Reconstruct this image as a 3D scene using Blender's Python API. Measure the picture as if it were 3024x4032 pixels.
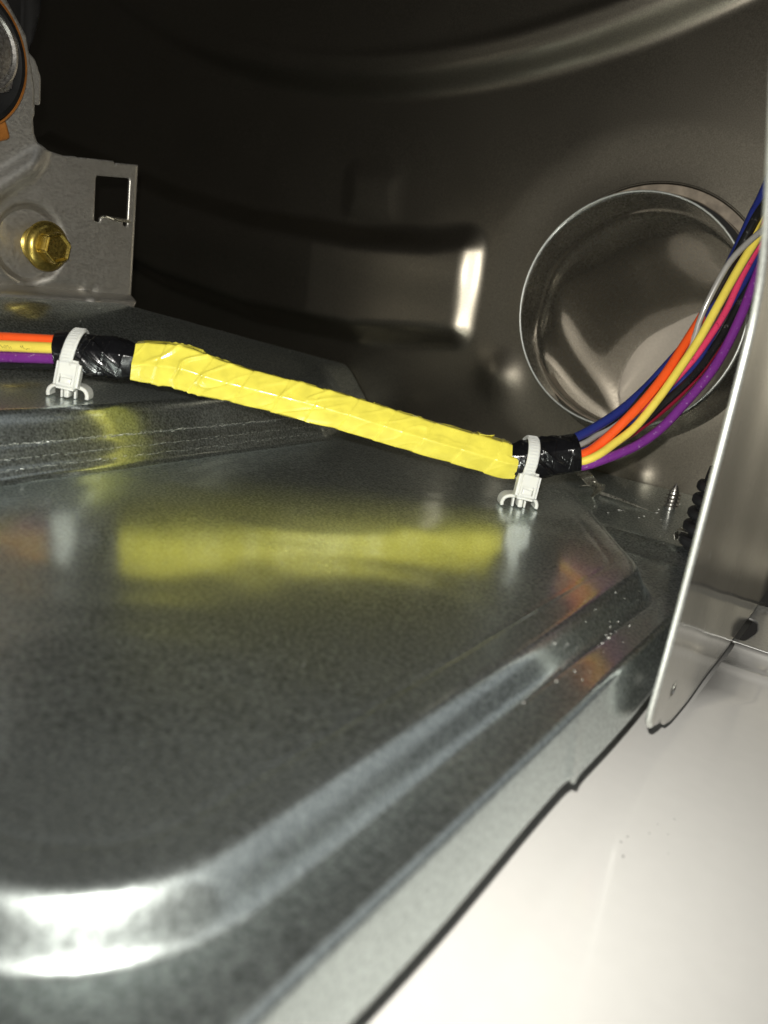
import bpy, bmesh, math, random
import numpy as np
from mathutils import Vector, Matrix, noise

for o in list(bpy.data.objects): bpy.data.objects.remove(o)
scene = bpy.context.scene
C = scene.collection
random.seed(7); rng = np.random.default_rng(7)

# World frame: X across the base towards its open side, Y towards the back panel, Z up.
# Z = 0 is the white painted sheet the base stands over; "z" values below are measured
# from the camera's height, Z0 lifts them into the world.  Metres throughout.
Z0 = 0.113

# ------------------------------------------------------------------ camera
FPX = 3261.0
pitch = math.radians(16.0); roll = math.atan2(1660, 11261)
fh = Vector((-math.sin(math.radians(32)), math.cos(math.radians(32)), 0))
rh = Vector((math.cos(math.radians(32)), math.sin(math.radians(32)), 0))
fwd = fh*math.cos(pitch) - Vector((0, 0, math.sin(pitch)))
upv = fh*math.sin(pitch) + Vector((0, 0, math.cos(pitch)))
R_ = rh*math.cos(roll) + upv*math.sin(roll)
U_ = -rh*math.sin(roll) + upv*math.cos(roll)
cam = bpy.data.cameras.new('camera'); cam_o = bpy.data.objects.new('camera', cam); C.objects.link(cam_o)
M = Matrix((R_, U_, -fwd)).transposed().to_4x4(); M.translation = (0, 0, Z0)
cam_o.matrix_world = M
cam.sensor_fit = 'VERTICAL'
cam.lens = 4.15; cam.sensor_height = 4.15*4032/FPX; cam.sensor_width = cam.sensor_height*0.75
cam.clip_start = 0.004; cam.clip_end = 20
cam.dof.use_dof = True; cam.dof.focus_distance = 0.30; cam.dof.aperture_fstop = 1.9
scene.camera = cam_o

# ------------------------------------------------------------------ light: dim room, one phone flash above the lens
w = bpy.data.worlds.new('World'); scene.world = w; w.use_nodes = True
w.node_tree.nodes['Background'].inputs[0].default_value = (1.0, .95, .85, 1)
w.node_tree.nodes['Background'].inputs[1].default_value = 0.020
fl = bpy.data.lights.new('phone_flash', 'SPOT'); fl.energy = 3.7; fl.color = (1.0, .97, .90)
fl.spot_size = math.radians(125); fl.spot_blend = 1.0; fl.shadow_soft_size = 0.0022
flo = bpy.data.objects.new('phone_flash', fl); C.objects.link(flo)
flo.location = Vector((0, 0, Z0)) + R_*(-0.004) + U_*0.013
flo.rotation_euler = (fwd + U_*0.10).to_track_quat('-Z', 'Y').to_euler()

# area light added well away from the machine for the sheen on pressed edges
sl_ = bpy.data.lights.new('sheen_light', 'AREA'); sl_.shape = 'SQUARE'; sl_.size = 1.8; sl_.energy = 3.0; sl_.color = (.93, .97, 1.0)
slo = bpy.data.objects.new('sheen_light', sl_); C.objects.link(slo); slo.location = (1.05, 1.15, Z0+.95)
slo.rotation_euler = (Vector((-.05, .1, .04))-slo.location).to_track_quat('-Z', 'Y').to_euler()

scene.view_settings.view_transform = 'Standard'; scene.view_settings.look = 'None'
scene.view_settings.exposure = 0.0; scene.view_settings.gamma = 1.0
scene.view_settings.use_curve_mapping = False
scene.render.engine = 'CYCLES'
scene.cycles.max_bounces = 8; scene.cycles.glossy_bounces = 6; scene.cycles.sample_clamp_indirect = 6.0

# ------------------------------------------------------------------ materials
def nt(name):
    m = bpy.data.materials.new(name); m.use_nodes = True
    t = m.node_tree; t.nodes.clear()
    return m, t, t.nodes.new('ShaderNodeOutputMaterial')
def node(t, kind, **kw):
    n = t.nodes.new(kind)
    for k, v in kw.items():
        if k in n.inputs.keys(): n.inputs[k].default_value = v
        else: setattr(n, k, v)
    return n
def ramp(t, src, p0, c0, p1, c1):
    r = t.nodes.new('ShaderNodeValToRGB'); t.links.new(src, r.inputs[0])
    r.color_ramp.elements[0].position = p0; r.color_ramp.elements[0].color = (*c0, 1)
    r.color_ramp.elements[1].position = p1; r.color_ramp.elements[1].color = (*c1, 1)
    return r
def maprange(t, src, a, b):
    r = t.nodes.new('ShaderNodeMapRange'); t.links.new(src, r.inputs['Value'])
    r.inputs['To Min'].default_value = a; r.inputs['To Max'].default_value = b
    r.inputs['From Min'].default_value = .3; r.inputs['From Max'].default_value = .7
    return r

def metal(name, col, rough, rough2=.55, mix=.3, spangle=900, contrast=.25, bump=.000004, grain=5000, stretch=(1, 1, 1), film=0.0):
    """zinc-like sheet: a sharp and a wide lobe, spangle in tint and gloss, a fine grain"""
    m, t, out = nt(name)
    tc = node(t, 'ShaderNodeTexCoord')
    mp = node(t, 'ShaderNodeMapping'); mp.inputs['Scale'].default_value = stretch
    t.links.new(tc.outputs['Object'], mp.inputs[0])
    n1 = node(t, 'ShaderNodeTexNoise', Scale=spangle, Detail=3.0, Roughness=.6)
    n2 = node(t, 'ShaderNodeTexNoise', Scale=grain, Detail=1.0)
    n3 = node(t, 'ShaderNodeTexNoise', Scale=28.0, Detail=4.0)
    for n in (n1, n2, n3): t.links.new(mp.outputs[0], n.inputs['Vector'])
    lo = tuple(c*(1-contrast) for c in col); hi = tuple(min(1, c*(1+contrast*.6)) for c in col)
    cr = ramp(t, n1.outputs['Fac'], .35, lo, .65, hi)
    bp = node(t, 'ShaderNodeBump', Strength=1.0, Distance=bump); t.links.new(n2.outputs['Fac'], bp.inputs['Height'])
    a = node(t, 'ShaderNodeBsdfPrincipled', Metallic=1.0); b = node(t, 'ShaderNodeBsdfPrincipled', Metallic=1.0-film)
    for s_, r_ in ((a, rough), (b, rough2)):
        t.links.new(cr.outputs[0], s_.inputs['Base Color'])
        rr = maprange(t, n3.outputs['Fac'], r_*.96, r_*1.05); t.links.new(rr.outputs[0], s_.inputs['Roughness'])
        t.links.new(bp.outputs[0], s_.inputs['Normal'])
    mx = node(t, 'ShaderNodeMixShader'); 
    mr = maprange(t, n1.outputs['Fac'], mix*.6, min(1, mix*1.4)); t.links.new(mr.outputs[0], mx.inputs[0])
    t.links.new(a.outputs[0], mx.inputs[1]); t.links.new(b.outputs[0], mx.inputs[2])
    t.links.new(mx.outputs[0], out.inputs[0])
    return m

def plastic(name, col, rough=.35, var=.06, bump=0.0, bscale=1500, sss=0.0, coat=0.0, spec=.5, dirt=None, dscale=300, dlo=.62, dhi=.72):
    m, t, out = nt(name)
    tc = node(t, 'ShaderNodeTexCoord')
    n1 = node(t, 'ShaderNodeTexNoise', Scale=220.0, Detail=4.0); t.links.new(tc.outputs['Object'], n1.inputs['Vector'])
    lo = tuple(c*(1-var) for c in col); hi = tuple(min(1, c*(1+var)) for c in col)
    cr = ramp(t, n1.outputs['Fac'], .3, lo, .7, hi)
    p = node(t, 'ShaderNodeBsdfPrincipled'); src = cr.outputs[0]
    if dirt:
        n2 = node(t, 'ShaderNodeTexNoise', Scale=float(dscale), Detail=3.0); t.links.new(tc.outputs['Object'], n2.inputs['Vector'])
        r2 = ramp(t, n2.outputs['Fac'], dlo, (0, 0, 0), dhi, (1, 1, 1))
        mx = node(t, 'ShaderNodeMixRGB'); t.links.new(r2.outputs[0], mx.inputs[0]); t.links.new(src, mx.inputs[1]); mx.inputs[2].default_value = (*dirt, 1)
        src = mx.outputs[0]
    t.links.new(src, p.inputs['Base Color'])
    rr = maprange(t, n1.outputs['Fac'], rough*.85, rough*1.15); t.links.new(rr.outputs[0], p.inputs['Roughness'])
    p.inputs['Specular IOR Level'].default_value = spec
    p.inputs['Coat Weight'].default_value = coat; p.inputs['Coat Roughness'].default_value = .09
    if sss:
        p.inputs['Subsurface Weight'].default_value = sss; p.inputs['Subsurface Radius'].default_value = (1, .95, .8); p.inputs['Subsurface Scale'].default_value = .0012
    if bump:
        nb = node(t, 'ShaderNodeTexNoise', Scale=float(bscale), Detail=3.0); t.links.new(tc.outputs['Object'], nb.inputs['Vector'])
        bp = node(t, 'ShaderNodeBump', Strength=1.0, Distance=bump); t.links.new(nb.outputs['Fac'], bp.inputs['Height']); t.links.new(bp.outputs[0], p.inputs['Normal'])
    t.links.new(p.outputs[0], out.inputs[0])
    return m

MAT = dict(
    base=metal('galvanised_base', (.66, .72, .705), .175, .45, .42, 1250, .26, .000003),
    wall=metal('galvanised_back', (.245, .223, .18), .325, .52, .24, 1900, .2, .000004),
    duct=metal('galvanised_duct', (.70, .695, .65), .12, .46, .26, 900, .06, .000001),
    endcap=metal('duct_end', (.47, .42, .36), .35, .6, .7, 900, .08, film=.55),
    bracket=metal('bracket_steel', (.56, .54, .495), .32, .62, .60, 1400, .06, .000003, stretch=(1, .5, 1)),
    brace=metal('brace_steel', (.60, .585, .54),   .11, .5, .22, 500, .10, .000002, stretch=(1, 3, .3)),
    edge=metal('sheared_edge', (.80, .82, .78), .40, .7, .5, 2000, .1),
    gold=metal('yellow_zinc', (.46, .35, .09), .27, .55, .3, 900, .25),
    steel=metal('plain_steel', (.55, .53, .50), .26, .5, .3, 900, .2),
    clip=metal('spring_steel', (.66, .64, .56), .18, .5, .3, 900, .2),
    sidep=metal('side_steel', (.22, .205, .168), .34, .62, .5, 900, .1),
    flange=metal('flange_steel', (.62, .62, .60), .28, .6, .6, 900, .12, film=.35),
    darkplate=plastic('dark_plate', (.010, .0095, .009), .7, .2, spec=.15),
    ytape=plastic('yellow_tape', (.75, .665, .085), .24, .10, .000006, 700, coat=.5),
    btape=plastic('black_tape', (.006, .006, .007), .20, .2, .00003, 1600, coat=.3),
    nylon=plastic('natural_nylon', (.74, .75, .70), .32, .03, .00001, 900, sss=.5),
    white=plastic('white_paint', (.80, .785, .75), .16, .012, .000004, 900, coat=.6),
    rubber=plastic('black_rubber', (.006, .006, .006), .62, .3, .00003, 2500, spec=.22, dirt=(.12, .115, .10), dscale=420, dlo=.74, dhi=.80),
    bellows=plastic('bellows_rubber', (.010, .010, .011), .5, .2, .00003, 2500),
    orange_r=plastic('orange_ring', (.30, .11, .018), .5, .25, .00003, 1500),
    tar=plastic('sealant', (.30, .25, .19), .5, .3, .0001, 900),
    dust=plastic('dust', (.70, .69, .64), .7, .2),
    crumb=plastic('dark_crumb', (.05, .045, .04), .7, .3),
    ink=plastic('black_ink', (.03, .025, .01), .5, .1),
)
for n_, c_, d_ in (('blue', (.018, .028, .17), None), ('grey', (.30, .29, .27), None), ('orange', (.90, .105, .018), None), ('yellow', (.82, .66, .10), None),
                   ('pink', (.72, .055, .14), (.35, .02, .06)), ('black', (.012, .012, .012), (.10, .10, .095)), ('red', (.24, .010, .03), None), ('purple', (.17, .028, .23), (.36, .22, .42))):
    MAT['w_'+n_] = plastic('wire_'+n_, c_, .30, .05, .000006, 1200, coat=.6, dirt=d_, dscale=760, dlo=.64, dhi=.72)

# ------------------------------------------------------------------ helpers
def tag(o, label=None, cat=None, group=None, kind=None):
    if label: o['label'] = label
    if cat: o['category'] = cat
    if group: o['group'] = group
    if kind: o['kind'] = kind
    return o
def empty(name, loc, label, cat, group=None):
    o = bpy.data.objects.new(name, None); C.objects.link(o); o.location = loc; o.empty_display_size = .01
    return tag(o, label, cat, group)
def mesh(name, V, F, mat, parent=None, smooth=True, sharp=None):
    me = bpy.data.meshes.new(name); me.from_pydata([tuple(map(float, v)) for v in V], [], F); me.update()
    o = bpy.data.objects.new(name, me); C.objects.link(o); me.materials.append(MAT[mat] if isinstance(mat, str) else mat)
    if smooth: me.polygons.foreach_set('use_smooth', [True]*len(me.polygons))
    if sharp is not None: me.set_sharp_from_angle(angle=math.radians(sharp))
    if parent:
        o.parent = parent; me.transform(Matrix.Translation(-parent.matrix_world.translation) if parent.matrix_world.translation.length else Matrix.Translation(-Vector(root_loc(parent))))
    return o
def root_loc(p):
    v = Vector((0, 0, 0))
    while p is not None: v += Vector(p.location); p = p.parent
    return v
def frombm(name, bm, mat, parent=None, smooth=True, sharp=35):
    bmesh.ops.recalc_face_normals(bm, faces=bm.faces)
    V = [v.co.copy() for v in bm.verts]; bm.verts.index_update()
    F = [[v.index for v in f.verts] for f in bm.faces]; bm.free()
    return mesh(name, V, F, mat, parent, smooth, sharp)
def solid(o, th, off=-1.0, bev=0):
    m = o.modifiers.new('solid', 'SOLIDIFY'); m.thickness = th; m.offset = off
    if bev:
        b = o.modifiers.new('bev', 'BEVEL'); b.width = bev; b.segments = 2; b.limit_method = 'ANGLE'; b.angle_limit = math.radians(50)
    return o
def sstep(x, a, b):
    t = np.clip((x-a)/(b-a), 0, 1); return t*t*(3-2*t)
def sdpoly(X, Y, poly):
    """signed distance, inside negative"""
    d = np.full(X.shape, 1e9); ins = np.zeros(X.shape, bool); n = len(poly)
    for i in range(n):
        ax, ay = poly[i]; bx, by = poly[(i+1) % n]; ex, ey = bx-ax, by-ay
        t = np.clip(((X-ax)*ex+(Y-ay)*ey)/(ex*ex+ey*ey), 0, 1)
        d = np.minimum(d, (X-ax-t*ex)**2+(Y-ay-t*ey)**2)
        c = ((ay <= Y) & (by > Y)) | ((by <= Y) & (ay > Y))
        with np.errstate(divide='ignore', invalid='ignore'):
            ins ^= c & (X < ax+(Y-ay)/(by-ay if by != ay else 1e-12)*ex)
    return np.where(ins, -np.sqrt(d), np.sqrt(d))
def nearest(P, poly):
    best = 1e9; q = P
    n = len(poly)
    for i in range(n):
        ax, ay = poly[i]; bx, by = poly[(i+1) % n]; ex, ey = bx-ax, by-ay
        t = max(0, min(1, ((P[0]-ax)*ex+(P[1]-ay)*ey)/(ex*ex+ey*ey)))
        x, y = ax+t*ex, ay+t*ey; d = (P[0]-x)**2+(P[1]-y)**2
        if d < best: best = d; q = (x, y)
    return q
def sheet(us, vs, outline, holes, fn):
    """grid sheet trimmed to an outline with holes, rim vertices pulled onto the outline; fn(u,v)->xyz arrays"""
    Ug, Vg = np.meshgrid(us, vs, indexing='ij')
    loops = ([outline] if outline else []) + list(holes)
    keep = np.ones((len(us)-1, len(vs)-1), bool)
    cu = (Ug[:-1, :-1]+Ug[1:, 1:])/2; cv = (Vg[:-1, :-1]+Vg[1:, 1:])/2
    if outline: keep &= sdpoly(cu, cv, outline) < 0
    for h in holes: keep &= sdpoly(cu, cv, h) > 0
    nb = np.zeros(Ug.shape, int)
    for di in (0, 1):
        for dj in (0, 1): nb[di:di+keep.shape[0], dj:dj+keep.shape[1]] += keep
    U2, V2 = Ug.copy(), Vg.copy()
    step = max(us[1]-us[0], vs[1]-vs[0])
    rim = (nb > 0) & (nb < 4)
    for i, j in zip(*np.nonzero(rim)):
        best = None
        for L in loops:
            q = nearest((Ug[i, j], Vg[i, j]), L); d = math.hypot(q[0]-Ug[i, j], q[1]-Vg[i, j])
            if best is None or d < best[0]: best = (d, q)
        if best and best[0] < 1.6*step: U2[i, j], V2[i, j] = best[1]
    X, Y, Z = fn(U2, V2)
    idx = -np.ones(Ug.shape, int); sel = nb > 0; idx[sel] = np.arange(sel.sum())
    V = np.stack([X[sel], Y[sel], Z[sel]], 1)
    F = [[int(idx[i, j]), int(idx[i+1, j]), int(idx[i+1, j+1]), int(idx[i, j+1])] for i, j in zip(*np.nonzero(keep))]
    return V, F
def circle(cx, cy, r, n=96): return [(cx+r*math.cos(2*math.pi*k/n), cy+r*math.sin(2*math.pi*k/n)) for k in range(n)]
def rnd(poly, r, n=5):
    out = []; N = len(poly)
    for i in range(N):
        p = Vector(poly[i]); a = Vector(poly[i-1])-p; b = Vector(poly[(i+1) % N])-p
        rr = min(r, a.length*.45, b.length*.45); a = p+a.normalized()*rr; b = p+b.normalized()*rr
        for k in range(n+1):
            t = k/n; q = a*(1-t)**2+p*2*t*(1-t)+b*t*t; out.append((q.x, q.y))
    return out
def spline(pts, n):
    """Catmull-Rom through pts, n samples"""
    P = [Vector(p) for p in pts]; P = [P[0]*2-P[1]]+P+[P[-1]*2-P[-2]]
    segs = len(P)-3; out = []
    dense = []
    for s in range(segs):
        a, b, c, d = P[s:s+4]
        for k in range(24):
            t = k/24; dense.append(.5*((2*b)+(c-a)*t+(2*a-5*b+4*c-d)*t*t+(3*b-a-3*c+d)*t**3))
    dense.append(P[-2].copy())
    L = [0]
    for i in range(1, len(dense)): L.append(L[-1]+(dense[i]-dense[i-1]).length)
    j = 0
    for k in range(n):
        s = L[-1]*k/(n-1)
        while j < len(L)-2 and L[j+1] < s: j += 1
        t = (s-L[j])/max(1e-12, L[j+1]-L[j]); out.append(dense[j].lerp(dense[j+1], t))
    return out, L[-1]
def frames(path, ref=Vector((0, 0, 1))):
    fr = []
    for i, p in enumerate(path):
        t = (path[min(i+1, len(path)-1)]-path[max(i-1, 0)]).normalized()
        a = ref-t*ref.dot(t); a.normalize(); fr.append((p, t, a, t.cross(a)))
    return fr
def tube(name, path, rad, mat, parent=None, m=14, caps=True, ref=Vector((0, 0, 1))):
    """rad: number or function(i, k) -> radius (k = angle index)"""
    V = []; F = []; n = len(path); fr = frames(path, ref)
    for i, (p, t, a, b) in enumerate(fr):
        for k in range(m):
            th = 2*math.pi*k/m; r = rad(i, th) if callable(rad) else rad
            V.append(p+(a*math.cos(th)+b*math.sin(th))*r)
    for i in range(n-1):
        for k in range(m):
            k2 = (k+1) % m; F.append([i*m+k, i*m+k2, (i+1)*m+k2, (i+1)*m+k])
    if caps:
        F.append([k for k in range(m)][::-1]); F.append([(n-1)*m+k for k in range(m)])
    bm = bmesh.new()
    vs = [bm.verts.new(v) for v in V]
    for f in F: bm.faces.new([vs[i] for i in f])
    return frombm(name, bm, mat, parent, True, 50)
def lathe(name, prof, origin, axis, mat, parent=None, n=48, sharp=35, caps=True):
    """prof: list of (distance along axis, radius)"""
    ax = Vector(axis).normalized(); ref = Vector((0, 0, 1)) if abs(ax.z) < .9 else Vector((1, 0, 0))
    a = (ref-ax*ref.dot(ax)).normalized(); b = ax.cross(a); o = Vector(origin)
    V = []; F = []
    for d, r in prof:
        for k in range(n):
            th = 2*math.pi*k/n; V.append(o+ax*d+(a*math.cos(th)+b*math.sin(th))*r)
    for i in range(len(prof)-1):
        for k in range(n):
            k2 = (k+1) % n; F.append([i*n+k, i*n+k2, (i+1)*n+k2, (i+1)*n+k])
    if caps and prof[0][1] > 1e-6: F.append(list(range(n))[::-1])
    if caps and prof[-1][1] > 1e-6: F.append([(len(prof)-1)*n+k for k in range(n)])
    bm = bmesh.new(); vs = [bm.verts.new(v) for v in V]
    for f in F: bm.faces.new([vs[i] for i in f])
    bmesh.ops.remove_doubles(bm, verts=bm.verts, dist=1e-7)
    return frombm(name, bm, mat, parent, True, sharp)
def ribbon(path, widthdir, width, thick, taper=None):
    """closed band swept along a path; widthdir fixed"""
    V = []; F = []; n = len(path); wd = Vector(widthdir).normalized()
    for i, p in enumerate(path):
        t = (path[min(i+1, n-1)]-path[max(i-1, 0)]).normalized(); nn = t.cross(wd).normalized(); w_ = (t.cross(nn)).normalized()
        ww = width*(taper(i/(n-1)) if taper else 1)/2; c = thick*.3
        for x, y in ((-ww, -thick/2+c), (-ww+c, -thick/2), (ww-c, -thick/2), (ww, -thick/2+c), (ww, thick/2-c), (ww-c, thick/2), (-ww+c, thick/2), (-ww, thick/2-c)):
            V.append(p+w_*x+nn*y)
    for i in range(n-1):
        for k in range(8): F.append([i*8+k, i*8+(k+1) % 8, (i+1)*8+(k+1) % 8, (i+1)*8+k])
    F.append(list(range(8))[::-1]); F.append([(n-1)*8+k for k in range(8)])
    return V, F
def bmof(V, F):
    bm = bmesh.new(); vs = [bm.verts.new(v) for v in V]
    for f in F: bm.faces.new([vs[i] for i in f])
    return bm
def rbox(name, size, loc, mat, parent=None, bev=.0006, rot=None, seg=3):
    bm = bmesh.new(); bmesh.ops.create_cube(bm, size=1)
    bmesh.ops.scale(bm, vec=size, verts=bm.verts)
    bmesh.ops.bevel(bm, geom=bm.edges[:], offset=bev, segments=seg, affect='EDGES', profile=.5)
    if rot is not None: bmesh.ops.transform(bm, matrix=rot.to_4x4(), verts=bm.verts)
    bmesh.ops.translate(bm, vec=loc, verts=bm.verts)
    return frombm(name, bm, mat, parent, True, 40)
def fbm(x, y, z, s): return noise.fractal(Vector((x*s, y*s, z*s)), 1.0, 2.0, 3)

# ================================================================== the setting
# ---- base pan: one stamped sheet with the plateau, the motor platform, the rim and the turned-down flange
RIM, PLAT, PFM = -.079, -.071, -.053
def base_z(S, B):
    sh = [(-.0860, .070), (-.0842, .226), (-.126, .285), (-.17, .316), (-.9, .316), (-.9, .069)]
    d = sdpoly(S, B, sh) - .030
    rim = RIM + .0035*sstep(B, .272, .288)
    def soft(x, k): return np.where(x/k > 30, x, k*np.log1p(np.exp(np.clip(x/k, -40, 30))))
    k = .00060
    fall = (soft(d+.0019, k*1.2)-soft(d-.0019, k*.8))/.0038             # flat, small radius, steep wall, small radius
    z = rim + (PLAT-rim)*(1-fall)
    q = -.5299*S+.848*B
    z += -.0019*(1-np.clip((q-.10)/.17, 0, 1))*(1-fall*.5)               # the plateau rises a little towards the back
    z += -.00016*np.exp(-((d+.0105)/.0006)**2)                       # coining line inside the edge
    # motor platform
    pf = [(-.217, -.3), (-.217, .276), (-.234, .318), (-.258, .350), (-.274, .40), (-.9, .40), (-.9, -.3)]
    d2 = sdpoly(S, B, pf) - .0045 + .0006*np.sin(B*23)
    d2 = d2*(1-.50*sstep(B, .26, .34))
    t2 = 1-sstep(d2, -.0075, .0068)
    p3 = np.clip(.0246-.166*(B-.2377), 0, .0246)*sstep(-S, .243, .292)
    rip = .00016*np.sin(d2*2*math.pi/.0026)*np.exp(-((d2-.0045)/.003)**2)
    z = z*(1-t2) + (PFM+p3)*t2 + rip
    z += .00050*np.exp(-((d2-.0005)/.0007)**2)
    return z
def grade(*parts):
    out = []
    for a, b, st in parts: out += list(np.arange(a, b-st*.4, st))
    out.append(parts[-1][1]); return np.array(out)
ss = grade((-.62, -.30, .004), (-.30, -.224, .0012), (-.224, -.20, .0005), (-.20, -.10, .0012), (-.10, -.066, .0007), (-.066, -.0446, .0004))
bb = grade((-.02, .02, .004), (.02, .08, .0006), (.08, .30, .0013), (.30, .379, .0010))
Sg, Bg = np.meshgrid(ss, bb, indexing='ij'); Zg = base_z(Sg, Bg)
# tiny unevenness of thin sheet
Zg += 0.00012*np.sin(Sg*61+1.3*np.sin(Bg*47))*np.sin(Bg*53+.7) + .00006*np.sin(Sg*173+2*np.sin(Bg*91))*np.sin(Bg*149+1.7*np.sin(Sg*77))
cols = [np.stack([Sg[i], Bg[i], Zg[i]], 1) for i in range(len(ss))]
rimz = Zg[-1]
jog = sstep(bb, .1532, .1560)
for k in range(1, 8):                                                # rounded bend
    a = math.radians(80)*k/7; cols.append(np.stack([np.full(len(bb), -.0446+.0018*math.sin(a)), bb, rimz-.0018*(1-math.cos(a))], 1))
for t in np.linspace(0, 1, 14)[1:]:
    drop = (.0132+.0026*jog)*t
    wv = .00035*np.sin(bb*70+1)*t + .0007*t*np.exp(-((bb-.1545)/.003)**2)
    cols.append(np.stack([-.04282+.0018*t+wv, bb, rimz-.00149-drop], 1))
G = np.stack(cols, 0); nI, nJ = G.shape[:2]
V = G.reshape(-1, 3).copy(); V[:, 2] += Z0
F = [[i*nJ+j, (i+1)*nJ+j, (i+1)*nJ+j+1, i*nJ+j+1] for i in range(nI-1) for j in range(nJ-1)]
base = mesh('base_pan', V, F, 'base'); solid(base, .0008, -1)
tag(base, 'grey galvanised steel base pan with raised plateau under the yellow taped wires', 'base pan', kind='structure')

# bright scuffed line where the press stretched the step
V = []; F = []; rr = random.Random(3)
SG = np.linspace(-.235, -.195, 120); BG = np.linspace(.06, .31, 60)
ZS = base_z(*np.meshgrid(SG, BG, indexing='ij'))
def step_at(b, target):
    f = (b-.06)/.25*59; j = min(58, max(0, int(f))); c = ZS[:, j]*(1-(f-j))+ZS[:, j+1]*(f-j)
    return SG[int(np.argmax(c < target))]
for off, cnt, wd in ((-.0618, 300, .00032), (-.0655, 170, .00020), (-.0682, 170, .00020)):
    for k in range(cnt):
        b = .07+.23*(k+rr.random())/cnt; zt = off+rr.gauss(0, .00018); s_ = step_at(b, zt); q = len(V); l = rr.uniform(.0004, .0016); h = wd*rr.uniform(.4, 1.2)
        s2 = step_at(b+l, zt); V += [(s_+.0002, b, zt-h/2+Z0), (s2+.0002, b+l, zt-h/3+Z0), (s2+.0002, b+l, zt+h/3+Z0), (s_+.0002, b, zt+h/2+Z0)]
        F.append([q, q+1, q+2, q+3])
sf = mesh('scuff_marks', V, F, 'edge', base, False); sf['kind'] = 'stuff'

# ---- back panel: relief pressed into one sheet, hole for the exhaust
DC = (-.121, -.002)
HC = (-.1195, .0005); HR = .0535
def wall_d(S, Zv):
    boss = [(-.212, .016), (-.2115, -.021), (-.27, -.0275), (-.345, -.027), (-.42, -.018), (-.55, .01), (-.55, .05), (-.42, .022), (-.35, .013), (-.277, .010), (-.23, .0125)]
    sb = sdpoly(S, Zv, boss)-.007
    d = (.0060+.0005*np.sin(Zv*150+.6)+.125*np.clip(-.212-S, 0, .085))*(1-sstep(sb, -.0085, .0065))
    r = np.hypot(S-DC[0], Zv-DC[1])
    d += -.0016*(1-sstep(r, .058, .082))
    d += .0032*np.exp(-(((S+.1815)/.0105)**2+((Zv+.0405)/.0105)**2))       # pressed pips left of and below the duct
    d += .0014*np.exp(-(((S+.1030)/.0055)**2+((Zv+.0725)/.0055)**2))
    rc = np.hypot(S+.285, Zv-.535)
    d += .0085*(1-sstep(rc, .438, .452)) + .0012*np.exp(-((rc-.4335)/.003)**2)
    pad = [(-.285, .032), (-.262, .032), (-.262, .046), (-.285, .046)]
    d += (.0006+.06*np.clip(-.257-S, 0, .03))*(1-sstep(sdpoly(S, Zv, pad)-.003, -.006, .008))
    # soft panting of the thin sheet
    d += .0007*np.sin(S*31+.5)*np.sin(Zv*27+1.0)
    return d
us = grade((-.80, -.45, .004), (-.45, -.037, .0016)); vs = grade((-.084, .14, .0016), (.14, .30, .004))
V, F = sheet(us, vs, None, [circle(HC[0], HC[1], HR, 128)], lambda U, Vv: (U, .380-wall_d(U, Vv), Vv+Z0))
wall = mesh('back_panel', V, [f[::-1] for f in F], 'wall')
hp = []
for k in range(129):
    a = 2*math.pi*k/128; hs, hv = HC[0]+HR*math.cos(a), HC[1]+HR*math.sin(a)
    hp.append(Vector((hs, .380-float(wall_d(np.array([hs]), np.array([hv]))[0])+.0003, hv+Z0)))
tube('hole_edge', hp, .0006, 'wall', wall, 8, False, Vector((0, 1, 0)))
tag(wall, 'dark brown grey pressed steel back panel with raised arc and boss', 'back panel', kind='structure')
# the panel goes on past the brace
us = grade((-.0355, .06, .006)); vs = grade((-.114, .16, .006))
V, F = sheet(us, vs, None, [], lambda U, Vv: (U, .3805-.0007*np.sin(U*31+.5)*np.sin(Vv*27+1), Vv+Z0))
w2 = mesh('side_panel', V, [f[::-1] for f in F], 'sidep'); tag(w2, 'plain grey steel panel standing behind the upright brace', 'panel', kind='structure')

# ---- white painted sheet under and beside the base
prof = [(-.10, -.113), (.10, -.113), (.20, -.113), (.246, -.113), (.270, -.113), (.284, -.1130), (.288, -.1127), (.2905, -.1120), (.293, -.1122), (.297, -.1132), (.303, -.1136), (.309, -.1134), (.3115, -.1126), (.3135, -.1115)]
def whitefn(U, Vv):
    tt = np.array([p[0] for p in prof]); zz = np.array([p[1] for p in prof])
    return np.interp(Vv, tt, zz)
xs_ = np.array([-.80, -.0366, -.02, .0, .05, .30]); ys_ = [p[0] for p in prof]; jf = [p[0] for p in prof].index(.246)
V = []; F = []
for x in xs_:
    for y, z in prof: V.append((x, y, z+Z0))
nJ = len(prof)
for i in range(len(xs_)-1):
    for j in range(nJ-1):
        if i == 0 and j >= jf: continue
        F.append([i*nJ+j, (i+1)*nJ+j, (i+1)*nJ+j+1, i*nJ+j+1])
q = len(V); V += [(-.80, .378, 0.0), (-.0366, .378, 0.0)]; F.append([jf, nJ+jf, q+1, q])
used = sorted({i for f in F for i in f}); mp_ = {u: k for k, u in enumerate(used)}
V = [V[u] for u in used]; F = [[mp_[i] for i in f] for f in F]
ws = mesh('white_panel', V, F, 'white'); solid(ws, .0009, -1)
tag(ws, 'glossy white painted steel panel lying below the base flange', 'panel', kind='structure')

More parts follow.
